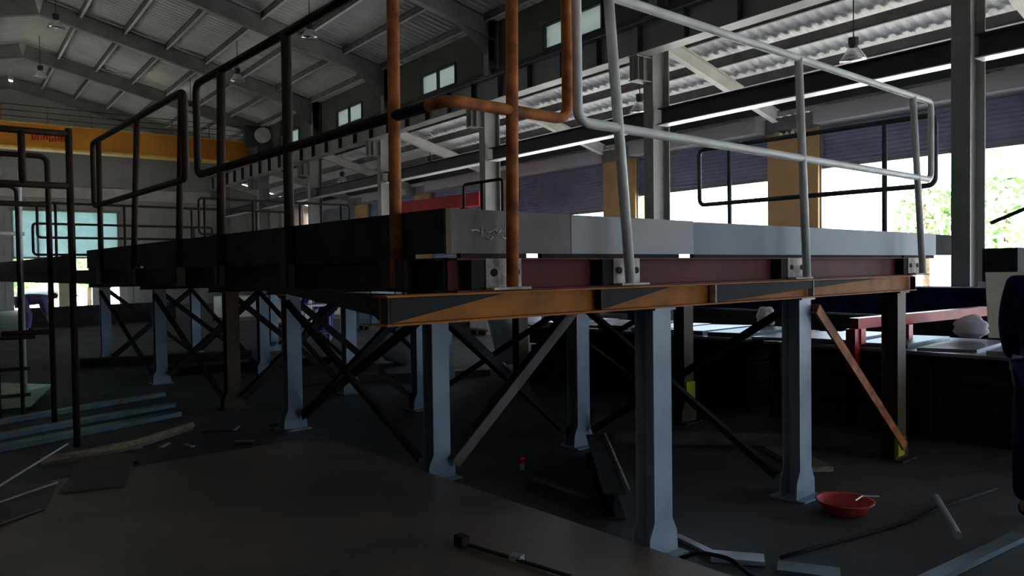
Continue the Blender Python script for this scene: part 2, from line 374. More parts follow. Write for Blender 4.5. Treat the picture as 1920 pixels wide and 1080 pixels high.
# beam between the columns, lower flange coloured white to stand for caught daylight
for i in range(1, 9):
    mb = MB().ibeam((12, PY[i]+.14, 4.685), (12, PY[i+1]-.14, 4.685), .33, .26, .012, .02)
    tb = tag(mb.build('tie_beam', 'darksteel'), 'deep dark tie beam spanning between two columns of the right row, bay %s' % seen(i), 'beam', 'tie beams of the right row')
    MB().box(11.86, 12.14, PY[i]+.14, PY[i+1]-.14, 4.50, 4.519).build('lower_flange', 'flange', tb)
tag(MB().box(16.28, 16.38, GY0+.1, GY1-.1, 5.31, 5.52).build('shade_trim', 'darksteel'), kind='structure')  # dark fascia stands for the shadow band above the shutter housings
# crane runway
t = thing('crane_girder', 'long grey crane runway girder with ribs running the length of the hall on corbels', 'girder', (11.5, 14, 5.88))
mb = MB(); mb.ibeam((11.5, GY0+.3, 6.2), (11.5, GY1-.3, 6.2), .62, .36, .014, .022); mb.build('girder', 'steel', t)
y = GY0+1
k = 0
while y < GY1-1:
    MB().box(11.36, 11.493, y, y+.014, 5.91, 6.49).build('stiffener', 'darksteel', t); y += 1.2
MB().box(11.47, 11.53, GY0+.3, GY1-.3, 6.512, 6.6).build('crane_rail', 'darksteel', t)
# crane bridge
t = thing('bridge_crane', 'orange overhead bridge crane with handrail across the far end of the hall', 'crane', (3, 34.5, 6.4))
MB().box(-6.0, 11.2, 34.25, 34.75, 6.5, 7.36).build('bridge_girder', 'crane', t)
mb = MB().box(-6.0, 11.2, 34.17, 34.83, 6.42, 6.5); mb.build('lower_flange', 'craneedge', t)
MB().box(-6.0, 11.2, 34.17, 34.83, 7.36, 7.4).build('upper_flange', 'craneedge', t)
MB().box(11.25, 11.75, 33.9, 35.8, 6.62, 7.0).build('end_carriage', 'darksteel', t)
mb = MB()
for z in (7.62, 7.84, 8.06): mb.tube([(-6, 34.3, z), (11.1, 34.3, z)], .014, 6)
mb.build('handrail', 'rustdark', t)
x = -5.5
while x < 11.2: MB().tube([(x, 34.3, 7.4), (x, 34.3, 8.07)], .018, 6).build('handrail_post', 'rust', t); x += 1.5
mb = MB()
for k in range(7):
    x0 = 2.95+k*.19; a = random.uniform(-.05, .05)
    mb.box(x0, x0+.05, 34.235, 34.25, 6.78+a, 7.12+a); mb.box(x0, x0+.12+a, 34.235, 34.25, (6.78, 7.06, 6.9)[k % 3]+a, (6.84, 7.12, 6.97)[k % 3]+a); mb.box(x0+.1, x0+.15, 34.235, 34.25, 6.8+a, (7.1, 6.95)[k % 2]+a)
mb.build('red_lettering', 'redmark', t)
tt = thing('crane_trolley', 'dark hoist cabinet with round grey drum at the right end of the orange bridge crane', 'hoist', (11.0, 33.2, 6.7))
MB().box(10.6, 11.6, 32.9, 33.19, 7.0, 7.9).build('cabinet', 'darksteel', tt)
mb = MB().lathe([(0.0, -.15), (.32, -.15), (.32, .15), (0, .15)], (11.3, 32.8, 7.5), 20); mb.rot(Matrix.Rotation(PI/2, 3, 'X'), (11.3, 32.8, 7.5)); mb.build('drum', 'lightsteel', tt)
MB().box(11.0, 11.6, 32.6, 33.5, 6.62, 7.0).build('end_frame', 'darksteel', tt)
t = thing('emergency_lamp', 'small white twin lamp on the shutter housing gap above the tall ochre pillar', 'lamp', (16.6, 10.9, 4.75))
MB().box(16.62, 16.88, 10.75, 11.1, 4.86, 4.92).build('bracket', 'steel', t)
for q in range(4): MB().lathe([(0, 0), (.045, 0), (.03, .07), (0, .07)], (16.66, 10.6+.16*q, 4.80), 10).build('bulb', 'flange', t)
MB().box(16.62, 16.7, 10.55, 11.2, 4.86, 4.885).build('rail', 'lightsteel', t)
# high bay lamps
def lamp(x, y, z, ztop, lab):
    t = thing('high_bay_lamp', lab, 'lamp', (x, y, z), 'W', 'hanging high bay lamps')
    MB().lathe([(.24, 0), (.235, .03), (.12, .2), (.07, .26), (.0, .26)], (x, y, z), 18).build('reflector', 'alu', t, smooth=True)
    MB().lathe([(.07, .26), (.09, .28), (.09, .42), (.0, .42)], (x, y, z), 14).build('ballast', 'darksteel', t)
    MB().tube([(x, y, z+.42), (x, y, ztop)], .012, 6).build('rod', 'darksteel', t)
for k, (x, y, z) in enumerate(((8.1, 19.66, 7.85), (7.97, 25.4, 7.85), (3.06, 27.1, 9.15), (3.2, 33.2, 8.95), (8.0, 31.3, 7.85))):
    lamp(x, y, z, roofz(x)-.07, 'aluminium high bay lamp under the main roof, ' + ['nearest one beside the brown post top', 'over the bend of the dark handrail', 'under the ridge on the near rafter', 'farthest one near the left frame edge', 'small one above the crane handrail'][k])
for k, (x, y) in enumerate(((13.26, 7.33), (13.3, 12.6), (13.3, 17.6), (13.3, 29.2), (14.2, 23.7))):
    lamp(x, y, 5.25, aislez(x)-.04, 'aluminium lamp hanging below the side aisle roof, ' + ['nearest the camera at the right', 'beside the second column', 'beside the third column', 'farthest one by the far columns', 'between the third and fifth columns'][k])

# ================================================================== OUTSIDE
def tree(x, y, h, cr, cz, n, m, lab, grp='trees in the yard'):
    t = thing('tree', lab, 'tree', (x, y, -.25), 'W', grp)
    MB().tube([(x, y, -.25), (x+.05, y, cz*.5), (x, y+.05, cz+.3)], [.14, .1, .05], 8).build('trunk', 'bark', t)
    mb = MB()
    for _ in range(n):
        a = random.uniform(0, 2*PI); b = math.acos(random.uniform(-1, 1)); rr = random.uniform(.55, 1)**.6
        lob = 1+.25*math.sin(3*a)*math.sin(2*b+1)
        c = Vector((x+cr*rr*lob*math.sin(b)*math.cos(a), y+cr*rr*lob*math.sin(b)*math.sin(a), cz+(h-cz)*rr*lob*math.cos(b)))
        u = Vector((random.gauss(0, 1), random.gauss(0, 1), random.gauss(0, 1))).normalized(); v = u.orthogonal().normalized(); s = random.uniform(.12, .24)
        q = [mb.bm.verts.new(c+u*s*i+v*s*.6*j) for i, j in ((-1, 0), (0, -1), (1, 0), (0, 1))]; mb.bm.faces.new(q)
    mb.build('foliage', m, t)
tree(27.3, 12.5, 4.6, .95, 3.4, 420, 'leaf2', 'pale green tree seen through the big right opening behind the slate railing')
tree(27, 9.9, 5.0, 1.2, 3.0, 700, 'leaf2', 'pale tree outside the opening just right of the dark column')
tree(60, 42.5, 9.8, 4.6, 7.9, 700, 'leaf', 'bluish green tree crown outside left of the tall ochre pillar')
tree(60, 52.5, 9.4, 4.4, 7.5, 700, 'leaf', 'broad green tree crown outside behind the second opening')
for k, (x, y, h, c) in enumerate(((3.6, 50, 5.5, 1.6), (7.2, 52, 6.5, 1.7), (10.8, 50, 5.0, 1.6), (2.2, 60, 7.5, 3.2))):
    tree(x, y, h, c, h*.55, 1300, 'leaf2', 'leafy tree outside the far window, %s' % ['bright one at its left end', 'one in its middle', 'small one near its right end', 'tall one farthest behind'][k], 'trees behind the far wall')
mb = MB(); n = 24
rows = [[mb.bm.verts.new((-40+i*5, 75+j*9, -.3+max(0, j)*2.6+1.2*math.sin(i*.9+j)+(.6*math.sin(i*2.3)))) for i in range(n)] for j in range(6)]
for j in range(5):
    for i in range(n-1): mb.bm.faces.new((rows[j][i], rows[j][i+1], rows[j+1][i+1], rows[j+1][i]))
tag(mb.build('hill', 'hill', smooth=True), kind='structure')
t = thing('yard_building', 'pale building beyond the yard behind the second opening', 'building', (44, 26, -.25))
MB().box(42, 47, 8, 46, -.25, 4.6).build('wall', 'farwhite', t)
MB().prism([(41.7, 8, 4.6), (47.3, 8, 4.6), (44.5, 8, 5.3)], (0, 38, 0)).build('roof', 'shed', t)

# ================================================================== PLATFORM  (u, v, z) frame
P = thing('steel_platform', 'big raised steel platform frame on blue grey legs with toe plates', 'platform', (4.7, 6, 0), 'P')
VR = [2.7, 4.8, 7.35, 9.0, 11.8, 15.0]
UC = [3.35, 4.9, 6.45]
ZB, ZF, ZT = 1.375, 1.50, 1.65
def leg(u, v, m, lab=None):
    mb = MB(); h = ZB
    # H section, flanges face front and back
    mb.ibeam((u, v, .012), (u, v, h-.01), .13, .155, .008, .011, (0, 1, 0))
    for s in (-1, 1):
        for vv in (v-.065, v+.054): mb.prism([(u+s*.077, vv, .0), (u+s*.125, vv, .0), (u+s*.118, vv, .12), (u+s*.077, vv, .20)], (0, .011, 0))
    o = mb.build('leg', m, P)
    if lab: o['label'] = lab
    ORG[o.name] = ORG[P.name]
    MB().box(u-.14, u+.14, v-.13, v+.13, 0, .012).build('base_plate', m, o)
    MB().box(u-.09, u+.09, v-.09, v+.09, h-.012, h).build('cap_plate', m, o)
    return o
for j, v in enumerate(VR):
    for i, u in enumerate(UC):
        brown = (i == 2 and j < 3) or (i == 0 and j == 3)
        lg = leg(u, v, 'brownleg' if brown else 'leg', 'brown primed leg' if brown else None)
        if (i, j) == (2, 1):
            MB().box(u-.06, u+.085, v-.078, v-.066, .2, .42).build('paint_band', 'yellowpaint', lg)
def brace(p0, p1, m='mill', a=.07, up=(0, 0, 1)):
    d = (Vector(p1)-Vector(p0)); MB().angle(p0, p1, a, .008, up).build('brace', m, P)
# row (v=const) cross braces
for v in VR[1:]:
    brace((3.43, v-.08, .12), (4.83, v-.08, 1.3), 'brownplate', .09, (0, 1, 0)) if v < 5 else brace((3.43, v-.08, .12), (4.83, v-.08, 1.3), 'mill', .08, (0, 1, 0))
    brace((3.43, v+.08, 1.3), (4.83, v+.08, .12), 'mill', .07, (0, 1, 0))
brace((4.98, 2.62, 1.3), (6.4, 2.62, .12), 'rust', .075, (0, 1, 0))
MB().box(6.3, 6.42, 2.6, 2.63, .05, .2).build('gusset_or_shade', 'yellowpaint', P)
for u in UC:
    for a, b in zip(VR[:-1], VR[1:]):
        if (u, a) == (3.35, 2.7) or (u == 6.45 and a < 4) or b-a < 1.7: continue
        brace((u-.09, b-.1, 1.3), (u-.09, a+.1, .14), 'mill', .05, (1, 0, 0))
        if u < 4 and a < 5: brace((u+.09, b-.1, .14), (u+.09, a+.1, 1.3), 'mill', .09, (1, 0, 0))
        elif u > 4: brace((u+.09, b-.1, .14), (u+.09, a+.1, 1.3), 'mill', .06, (1, 0, 0))
# transverse beams on the legs
fb = MB().ibeam((1.60, 2.68, (ZB+ZF)/2), (6.72, 2.68, (ZB+ZF)/2), ZF-ZB, .11, .008, .009).build('cross_beam', 'orangebeam', P); fb['label'] = 'orange rusty front cross beam'
ORG[fb.name] = ORG[P.name]
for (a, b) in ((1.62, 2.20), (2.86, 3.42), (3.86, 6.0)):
    MB().prism([(a, 2.632, ZB+.012), (a, 2.632, ZF-.012), (b, 2.632, ZF-.012)], (0, .035, 0)).build('gusset_or_shade', 'black', fb)  # black triangles stand for the diagonal shade on the beam web
for a in (1.605, 2.855, 3.845, 5.0, 6.70): MB().box(a, a+.01, 2.628, 2.67, ZB+.01, ZF-.01).build('stiffener', 'bracket' if 3 < a < 6 else 'rustdark', fb)
for v in VR[1:]:
    MB().ibeam((3.1, v, (ZB+ZF)/2), (6.72, v, (ZB+ZF)/2), ZF-ZB, .11, .008, .009).build('cross_beam', 'mill', P)
MB().prism([(1.72, 2.74, ZB+.01), (1.72, 2.74, ZF), (1.72, 4.0, ZF)], (.02, 0, 0)).build('gusset_or_shade', 'mill', P)
MB().prism([(3.3, 2.78, ZB-.0), (3.3, 2.78, ZF), (3.3, 3.4, ZF)], (.02, 0, 0)).build('gusset_or_shade', 'mill', P)
# deck frame: front channel in red oxide between the post brackets
POSTU = [2.25, 3.10, 4.84, 6.76]
mb = MB(); mb.box(1.98, 7.2, 2.735, 2.743, ZF, ZT)
mb.box(1.98, 7.2, 2.665, 2.74, ZF, ZF+.008); mb.box(1.98, 7.2, 2.665, 2.74, ZT-.008, ZT)
fc = mb.build('edge_channel', 'maroon', P); fc['label'] = 'red oxide front edge channel'; ORG[fc.name] = ORG[P.name]
for k, u in enumerate(POSTU):
    MB().box(u-.19, u-.115, 2.668, 2.735, ZF+.008, ZT-.008).build('shaded_stub', 'mill', fc)  # dark block paints the shaded recess left of each bracket
    mb = MB().box(u-.11, u+.1, 2.664, 2.672, ZF+.008, ZT-.002)
    for s in (-.07, .065):
        pass
    mb.box(u-.115, u+.105, 2.60, 2.664, ZF+.008, ZF+.018)
    br = mb.build('bracket', 'bracket', P); ORG[br.name] = ORG[P.name]
    for s in (-.065, .07):
        mb = MB().lathe([(0, -.003), (.018, -.003), (.018, .003), (0, .003)], (u+s, 2.661, 1.585), 12)
        mb.rot(Matrix.Rotation(PI/2, 3, 'X'), (u+s, 2.661, 1.585)); mb.build('bolt_hole', 'black', br)
mb = MB(); mb.box(1.97, 1.978, 2.75, 17.5, ZF, ZT); mb.box(1.92, 1.975, 2.75, 17.5, ZF, ZF+.008); mb.box(1.92, 1.975, 2.75, 17.5, ZT-.008, ZT)
mb.build('edge_channel', 'mill', P)
mb = MB(); mb.box(7.2, 7.208, 2.74, 17.5, ZF, ZT); mb.box(7.2, 7.26, 2.74, 17.5, ZF, ZF+.008); mb.build('edge_channel', 'mill', P)
MB().box(1.98, 7.2, 17.4, 17.41, ZF, ZT).build('edge_channel', 'mill', P)
for a, b in ((2.03, 2.42), (2.52, 3.60), (3.74, 5.02), (5.04, 6.62), (6.66, 7.3)): MB().box(a, b, 2.705, 2.735, ZT, 1.675).build('packing_strip', 'mill', P)
for a, b in ((2.98, 4.6), (4.62, 7.3), (7.5, 9.4), (10.5, 17.3)): MB().box(1.948, 1.975, a, b, ZT, 1.675).build('packing_strip', 'mill', P)
v = 3.6
while v < 17.3: MB().ibeam((2.0, v, (ZF+ZT)/2-.003), (7.18, v, (ZF+ZT)/2-.003), ZT-ZF-.01, .07, .006, .008).build('joist', 'mill', P); v += .95
MB().box(1.985, 7.195, 2.75, 17.4, ZT-.003, ZT+.003).build('deck_plate', 'mill', P)
for v in (3.03, 4.17, 5.25, 6.05, 7.4, 8.65):
    MB().box(1.88, 1.925, v-.1, v+.1, ZF+.008, ZT-.002).build('bracket', 'rustdark', P)
# toe plates, standing on small blocks above the frame
Z0, Z1 = 1.672, 1.868
o = MB().box(1.975, 2.715, 2.70, 2.712, Z0, Z1).build('toe_plate', 'brownplate', P); o['label'] = 'brown raw toe plate with chalk writing'; ORG[o.name] = ORG[P.name]
def stroke(mb, pts, r=.0032): mb.tube([(2.085+a*.0033, 2.698, 1.745+b*.0033) for a, b in pts], r, 5)
mb = MB()
for s in ([(0, 9), (9, 10), (14, 8)], [(19, 13), (18, 2)], [(26, 9), (31, 7), (36, 9)], [(26, 0), (33, -3), (38, 1)], [(37, 10), (43, 11), (46, 5)], [(49, 7), (53, 11), (58, 8), (60, 12)], [(54, 1), (60, -1), (65, 2)], [(66, 12), (68, 5)]): stroke(mb, s)
mb.build('chalk_writing', 'chalk', o)
MB().box(1.945, 1.975, 2.695, 2.712, Z0-.004, Z1).build('corner_strip', 'brownleg', o)
o = MB().box(2.717, 3.728, 2.698, 2.712, Z0, Z1-.002).build('toe_plate', 'greyplate', P); o['label'] = 'light grey painted toe plate'
o = MB().box(3.73, 7.33, 2.70, 2.712, Z0-.002, Z1-.006).build('toe_plate', 'greyplate2', P); o['label'] = 'long bluish grey toe plate'
MB().box(7.34, 7.75, 2.72, 2.73, Z0, Z1-.01).build('toe_plate', 'mill', P)
MB().box(1.945, 1.957, 2.715, 9.47, Z0, Z1).build('toe_plate', 'mill', P)
MB().box(1.945, 1.957, 10.4, 17.4, Z0-.02, Z1-.03).build('toe_plate', 'mill', P)
tag(MB().lathe([(.15, 0), (.17, .05), (.165, .13), (.13, .2), (.06, .245), (0, .255)], (5.9, 3.55, ZT+.003), 20).build('cloth_bundle', 'rustdark', fr='P', smooth=True), 'dark rounded bundle peeping over the bluish grey toe plate', 'bundle')

# ------------------------------------------------------------------ guardrails (each section could be lifted off)
ZL, ZR = 2.31, 2.965
def guard(lab, loop, posts, m, r=.025, rp=None, grp='tubular guardrail sections', split=None):
    c = Vector(posts[0][0]); t = thing('guardrail', lab, 'guardrail', (c.x, c.y, ZF+.02), 'P', grp)
    if split:
        for q, mm in split: MB().tube(fillet(q, .075, 5, False), r, 10).build('rail', mm, t, smooth=True)
    else: MB().tube(fillet(loop, .075), r, 10, closed=True).build('rail', m, t, smooth=True)
    for p in posts: MB().tube([p[0], p[1]], rp or r, 10).build('post', m if len(p) < 3 else p[2], t, smooth=True)
zb = ZF+.02
guard('rusty brown guardrail bent round the near platform corner', [(1.9, 5.68, ZL), (1.9, 2.6, ZL), (2.6, 2.6, ZL), (2.6, 2.6, ZR), (1.9, 2.6, ZR), (1.9, 5.68, ZR)],
      [((1.9, 3.03, zb), (1.9, 3.02, ZR)), ((1.9, 4.17, zb), (1.9, 4.16, ZR), 'rustdark'), ((1.9, 5.27, zb), (1.9, 5.18, ZR), 'rustdark'), ((2.24, 2.6, zb), (2.26, 2.6, ZR))], 'rust', .026, .029, split=(([(1.9, 2.75, ZL), (1.9, 5.68, ZL), (1.9, 5.68, ZR), (1.9, 2.75, ZR)], 'rustdark'), ([(1.9, 2.75, ZL), (1.9, 2.6, ZL), (2.6, 2.6, ZL), (2.6, 2.6, ZR), (1.9, 2.6, ZR), (1.9, 2.75, ZR)], 'rust')))  # left rails and posts take the darker rust to paint in shade
guard('light grey painted guardrail along the platform front', [(2.67, 2.6, ZL), (6.95, 2.6, ZL), (6.95, 2.6, ZR+.0), (2.67, 2.6, ZR)],
      [((3.05, 2.6, zb), (2.90, 2.6, ZR)), ((4.86, 2.6, zb), (4.76, 2.6, ZR)), ((6.78, 2.6, zb), (6.58, 2.6, ZR))], 'greypipe', .025, .027)
guard('dark guardrail on the platform\'s left side beyond the rusty one', [(1.9, 8.85, ZL), (1.9, 5.95, ZL), (1.9, 5.95, ZR), (1.9, 8.85, ZR)],
      [((1.9, 6.18, zb), (1.9, 6.0, ZR)), ((1.9, 7.45, zb), (1.9, 7.2, ZR)), ((1.9, 8.62, zb), (1.9, 8.6, ZR))], 'rustdark', .026)
guard('slate guardrail on the platform\'s right side against the bright openings', [(7.45, 2.75, ZL), (7.45, 5.3, ZL), (7.45, 5.3, ZR-.02), (7.45, 2.75, ZR-.02)],
      [((7.45, 4.9, zb), (7.45, 4.9, ZR-.02)), ((7.45, 3.2, zb), (7.45, 3.2, ZR-.02))], 'bluepipe', .024)
guard('short dark guardrail piece in front of the red girder', [(7.45, 9.82, ZL), (7.45, 8.85, ZL), (7.45, 8.85, ZR), (7.45, 9.82, ZR)],
      [((7.45, 9.35, zb), (7.45, 9.35, ZR))], 'rustdark', .024)
guard('dark red guardrail across the far end of the platform', [(4.75, 14.2, ZL), (7.8, 14.2, ZL), (7.8, 14.2, ZR), (4.75, 14.2, ZR)],
      [((4.85, 14.2, zb), (4.85, 14.2, ZR)), ((5.75, 14.2, zb), (5.75, 14.2, ZR)), ((6.7, 14.2, zb), (6.7, 14.2, ZR)), ((7.6, 14.2, zb), (7.6, 14.2, ZR))], 'rustdark', .022)
guard('thin dark guardrail behind the far end one, crossing the far window', [(2.6, 16.6, ZL), (7.6, 16.6, ZL), (7.6, 16.6, ZR), (2.6, 16.6, ZR)],
      [((2.9, 16.6, zb), (2.9, 16.6, ZR)), ((4.1, 16.6, zb), (4.1, 16.6, ZR)), ((5.4, 16.6, zb), (5.4, 16.6, ZR)), ((6.8, 16.6, zb), (6.8, 16.6, ZR))], 'rustdark', .024)
guard('lower dark guardrail with short posts left of the far window\'s end', [(2.6, 17.1, 2.0), (6.0, 17.1, 2.0), (6.0, 17.1, 2.6), (2.6, 17.1, 2.6)],
      [((3.3, 17.1, zb), (3.3, 17.1, 2.6)), ((5.6, 17.1, zb), (5.6, 17.1, 2.6))], 'rustdark', .024)
# stair-side railing stands at the left
def stand(lab, y, z0, segs, m='rustdark', r=.028):
    t = thing('railing_frame', lab, 'railing', (segs[0][0][0], y, 0), 'W', 'loose railing frames at the left edge')
    for nm, pts in [('rail' if abs(s[0][1]-s[-1][1]) < .01 or len(s) > 2 else 'post', s) for s in segs]:
        pp_ = [(a, y, b) for a, b in pts]
        if len(pp_) > 2: pp_ = fillet(pp_, .09, 5, False)
        MB().tube(pp_, r, 8).build(nm, m, t, smooth=True)
stand('tall dark railing frame standing on the floor at the left edge', 8.1, 0, [[(.99, 0), (.99, 2.95)], [(-.1, 2.90), (.98, 2.90)], [(-.1, 2.42), (.98, 2.42)], [(.62, 2.42), (.62, 2.9)], [(-.1, .6), (.2, .6)]], r=.03)
stand('second railing frame just behind the tall left one with a rounded corner', 9.45, 0, [[(-.1, 2.86), (.95, 2.86), (.95, 0)], [(-.1, 2.35), (.93, 2.35)], [(.35, 2.35), (.35, 2.86)], [(.5, 1.0), (.93, 1.0)]])
stand('thin ladder-like railing frame low at the left edge', 10.2, 0, [[(.72, 0), (.72, 2.6), (.2, 2.6)], [(.5, 0), (.5, 2.55)], [(.4, .9), (.86, .9)], [(.4, .55), (.8, .55)], [(.4, .25), (.8, .25)]], 'mill', .02)
stand('slim pale edged railing frame before the far window', 13.0, 0, [[(.95, 0), (.95, 3.1)], [(.45, 0), (.45, 2.9)], [(.4, 2.2), (1.0, 2.2)]], 'greypipe', .03)

# ================================================================== FLOOR CLUTTER
tag(MB().box(-.5, 3.2, .2, 6.45, .075, .09).build('steel_sheet', 'sheet', fr='P'), 'large brown steel sheet lying low across the foreground floor', 'sheet')
for k, (u, v) in enumerate(((.4, 5.6), (2.6, 5.8), (2.6, 2.6), (1.3, 1.2), (.2, 3.4))):
    tag(MB().box(u-.25, u+.25, v-.04, v+.04, 0, .075).build('wood_bearer', 'wood', fr='P'), 'wooden bearer under the brown steel sheet, %s' % ['far left one', 'far right one', 'right one near the camera', 'nearest one', 'left middle one'][k], 'bearer', 'bearers under the sheet')
# hand clamp on the sheet
t = thing('bar_clamp', 'dark bar clamp lying on the brown steel sheet', 'clamp', (2.4, 3.2, .09))
MB().obox((2.26, 3.5, .10), (2.42, 2.78, .10), .02, .012).build('bar', 'mill', t)
MB().box(2.22, 2.27, 3.44, 3.52, .09, .15).build('jaw', 'mill', t)
MB().obox((2.34, 3.16, .105), (2.37, 3.10, .105), .05, .03).build('slider', 'galv', t)
# red basin with a white rod
bx, by = 4.62, 2.62
tag(MB().lathe([(.0, .0), (.10, .0), (.13, .02), (.165, .085), (.18, .09), (.178, .082), (.16, .078), (.125, .012), (0, .01)], (bx, by, 0), 32).build('basin', 'basin', smooth=True), 'small red plastic basin on the floor by the second front leg', 'basin')
tag(MB().tube([(bx+.02, by-.06, .092), (bx+.12, by-.05, .10), (bx+.2, by-.12, .098)], .005, 6).build('welding_rod', 'whiterod'), 'white rod lying across the rim of the red basin', 'rod')
t = thing('spray_can', 'tiny red and white can on the floor between the legs', 'can', (3.68, 4.8, 0))
MB().lathe([(.02, 0), (.02, .05), (.0, .05)], (3.68, 4.8, 0), 12).build('can_body', 'white', t); MB().lathe([(.025, .05), (.025, .085), (.01, .1), (0, .1)], (3.68, 4.8, 0), 12).build('cap', 'basin', t)
tag(MB().tube([(5.25, 2.34, .047), (4.60, 1.93, .047)], .024, 10).build('steel_tube', 'galv'), 'short steel tube on the floor right of the red basin', 'tube')
t = MB(); t.box(0, 1, 0, .01, 0, .06)
tag(MB().obox((3.85, 1.78, .02), (4.95, 1.74, .02), .08, .03).build('steel_channel', 'bluestrip'), 'pale blue steel channel on the floor at the bottom right corner', 'channel')
tag(MB().obox((3.50, 1.95, .01), (3.72, 1.82, .01), .12, .02).build('steel_offcut', 'galv'), 'pale offcut cropped by the bottom frame edge', 'offcut')
tag(MB().obox((3.44, 3.0, .012), (3.38, 2.69, .012), .05, .018).build('steel_strip', 'galv'), 'pale flat strip running from the nearest leg\'s foot', 'strip')
tag(MB().obox((3.33, 2.66, .02), (3.50, 2.44, .02), .12, .025).build('steel_offcut', 'galv'), 'crumpled light offcut behind the black hose', 'offcut')
tag(MB().obox((3.50, 2.36, .01), (3.66, 2.1, .01), .14, .018).build('steel_offcut', 'bluestrip'), 'darker bluish offcut at the bottom edge right of the hose', 'offcut')
tag(MB().tube(fillet([(3.17, 2.74, .02), (3.26, 2.68, .05), (3.32, 2.52, .05), (3.26, 2.38, .03), (3.2, 2.2, .03)], .1, 6, False), .012, 8).build('rubber_hose', 'black', smooth=True), 'black rubber hose curling at the bottom edge', 'hose')
tag(MB().tube(fillet([(3.62, 2.42, .012), (4.08, 2.36, .012), (4.6, 2.28, .012), (5.15, 2.28, .012), (5.9, 2.22, .012)], .3, 8, False), .010, 6).build('welding_cable', 'black', smooth=True), 'black cable winding over the floor from the basin to the right', 'cable')
# dark beam lying between the legs
t = thing('leaning_beam', 'dark steel beam lying on the floor behind the nearest leg', 'beam', (3.8, 4.0, 0), 'W')
MB().ibeam((4.42, 4.75, .10), (3.38, 3.45, .09), .17, .14, .01, .012).build('beam', 'mill', t)
MB().obox((4.50, 4.70, .19), (3.48, 3.42, .185), .014, .01).build('pale_edge', 'bracket', t)  # pale strip along the beam's upper edge
tag(MB().obox((3.52, 4.45, .02), (3.5, 3.8, .02), .08, .03).build('flat_bar', 'brownplate'), 'grey flat bar on the floor left of the dark beam', 'bar')
tag(MB().obox((4.9, 5.0, .05), (6.2, 3.7, .05), .12, .09).build('steel_channel', 'brownplate'), 'brownish steel channel on the floor between the middle legs', 'channel')
tag(MB().obox((5.35, 3.25, .03), (5.72, 3.85, .03), .25, .04).build('wood_plank', 'wood'), 'low plank on the floor behind the second front leg', 'plank')
# left side strips, planks and scraps
for k, (a, b, m, wd, lab) in enumerate((((-.2, 8.1, .03), (2.1, 9.1, .03), 'bluestrip', .16, 'long bluish steel strip on the left floor, nearest'), ((-.2, 8.7, .03), (2.2, 9.75, .03), 'bluestrip', .14, 'long bluish steel strip on the left floor, middle'), ((-.1, 9.6, .03), (2.3, 10.7, .03), 'bluestrip', .12, 'long bluish steel strip on the left floor, farthest'))):
    tag(MB().obox(a, b, wd, .05).build('steel_strip', m), lab, 'strip', 'bluish strips on the left floor')
tag(MB().tube(fillet([(.62, 7.35, .06), (1.3, 7.5, .06), (2.0, 8.1, .06)], .3, 6, False), .045, 6).build('wood_plank', 'wood'), 'curved tan plank on the floor at the left', 'plank')
tag(MB().prism([(.62, 6.05, .10), (1.02, 5.95, .10), (1.25, 6.8, .14), (.9, 6.9, .14)], (0, 0, .01)).build('sheet_scrap', 'brownplate'), 'grey brown scrap sheet on the left end of the big sheet', 'scrap')
tag(MB().prism([(.1, 5.4, .10), (.5, 5.7, .10), (.62, 6.3, .12), (.2, 6.6, .12)], (0, 0, .01)).build('sheet_scrap', 'brownplate'), 'dark scrap sheet at the left frame edge', 'scrap')
tag(MB().tube([(.1, 5.9, .15), (.82, 7.3, .19)], .008, 6).build('thin_rod', 'galv'), 'thin shiny rod rising diagonally at the left frame edge', 'rod')
tag(MB().tube([(.15, 5.75, .155), (.62, 6.1, .165)], .007, 6).build('thin_rod', 'galv'), 'short thin rod below the long one at the left frame edge', 'rod')
tag(MB().prism([(-.2, 10.6, .05), (.82, 10.55, .05), (1.2, 11.9, .12), (.2, 13.2, .12)], (0, 0, .01)).build('steel_sheet', 'glintsheet'), 'sheet with painted green glint on the floor at the left frame edge', 'sheet')
rnd = random.Random(3)
for k in range(14):
    x = 1.2+rnd.random()*1.6; y = 7.0+rnd.random()*.9; a = rnd.random()*3; L = .1+.18*rnd.random()
    tag(MB().obox((x, y, .015), (x+L*math.cos(a), y+L*math.sin(a)*.6, .02), .02+.03*rnd.random(), .012).build('metal_scrap', ('galv', 'mill', 'brownplate')[k % 3]), 'small metal scrap lying among the offcuts beyond the big sheet', 'scrap', 'small scraps beyond the big sheet')
# floor stacks in the depth
for k, (a, b, m, lab) in enumerate((((1.9, 14.9, .08), (4.6, 14.2, .08), 'mill', 'dark low steel section on the floor beside the far legs'), ((2.0, 27.5, .3), (6.6, 29.0, .3), 'mill', 'long dark steel stack before the far doorway'), ((2.6, 13.0, .06), (5.4, 12.5, .06), 'rustdark', 'rusty section lying between the far legs'), ((4.2, 10.5, .05), (6.6, 9.4, .05), 'brownplate', 'brown section on the floor behind the middle legs'))):
    tag(MB().obox(a, b, .5 if k == 1 else .2, a[2]*2-.002).build('steel_stack', m), lab, 'steel stack', 'steel sections lying in the depth')

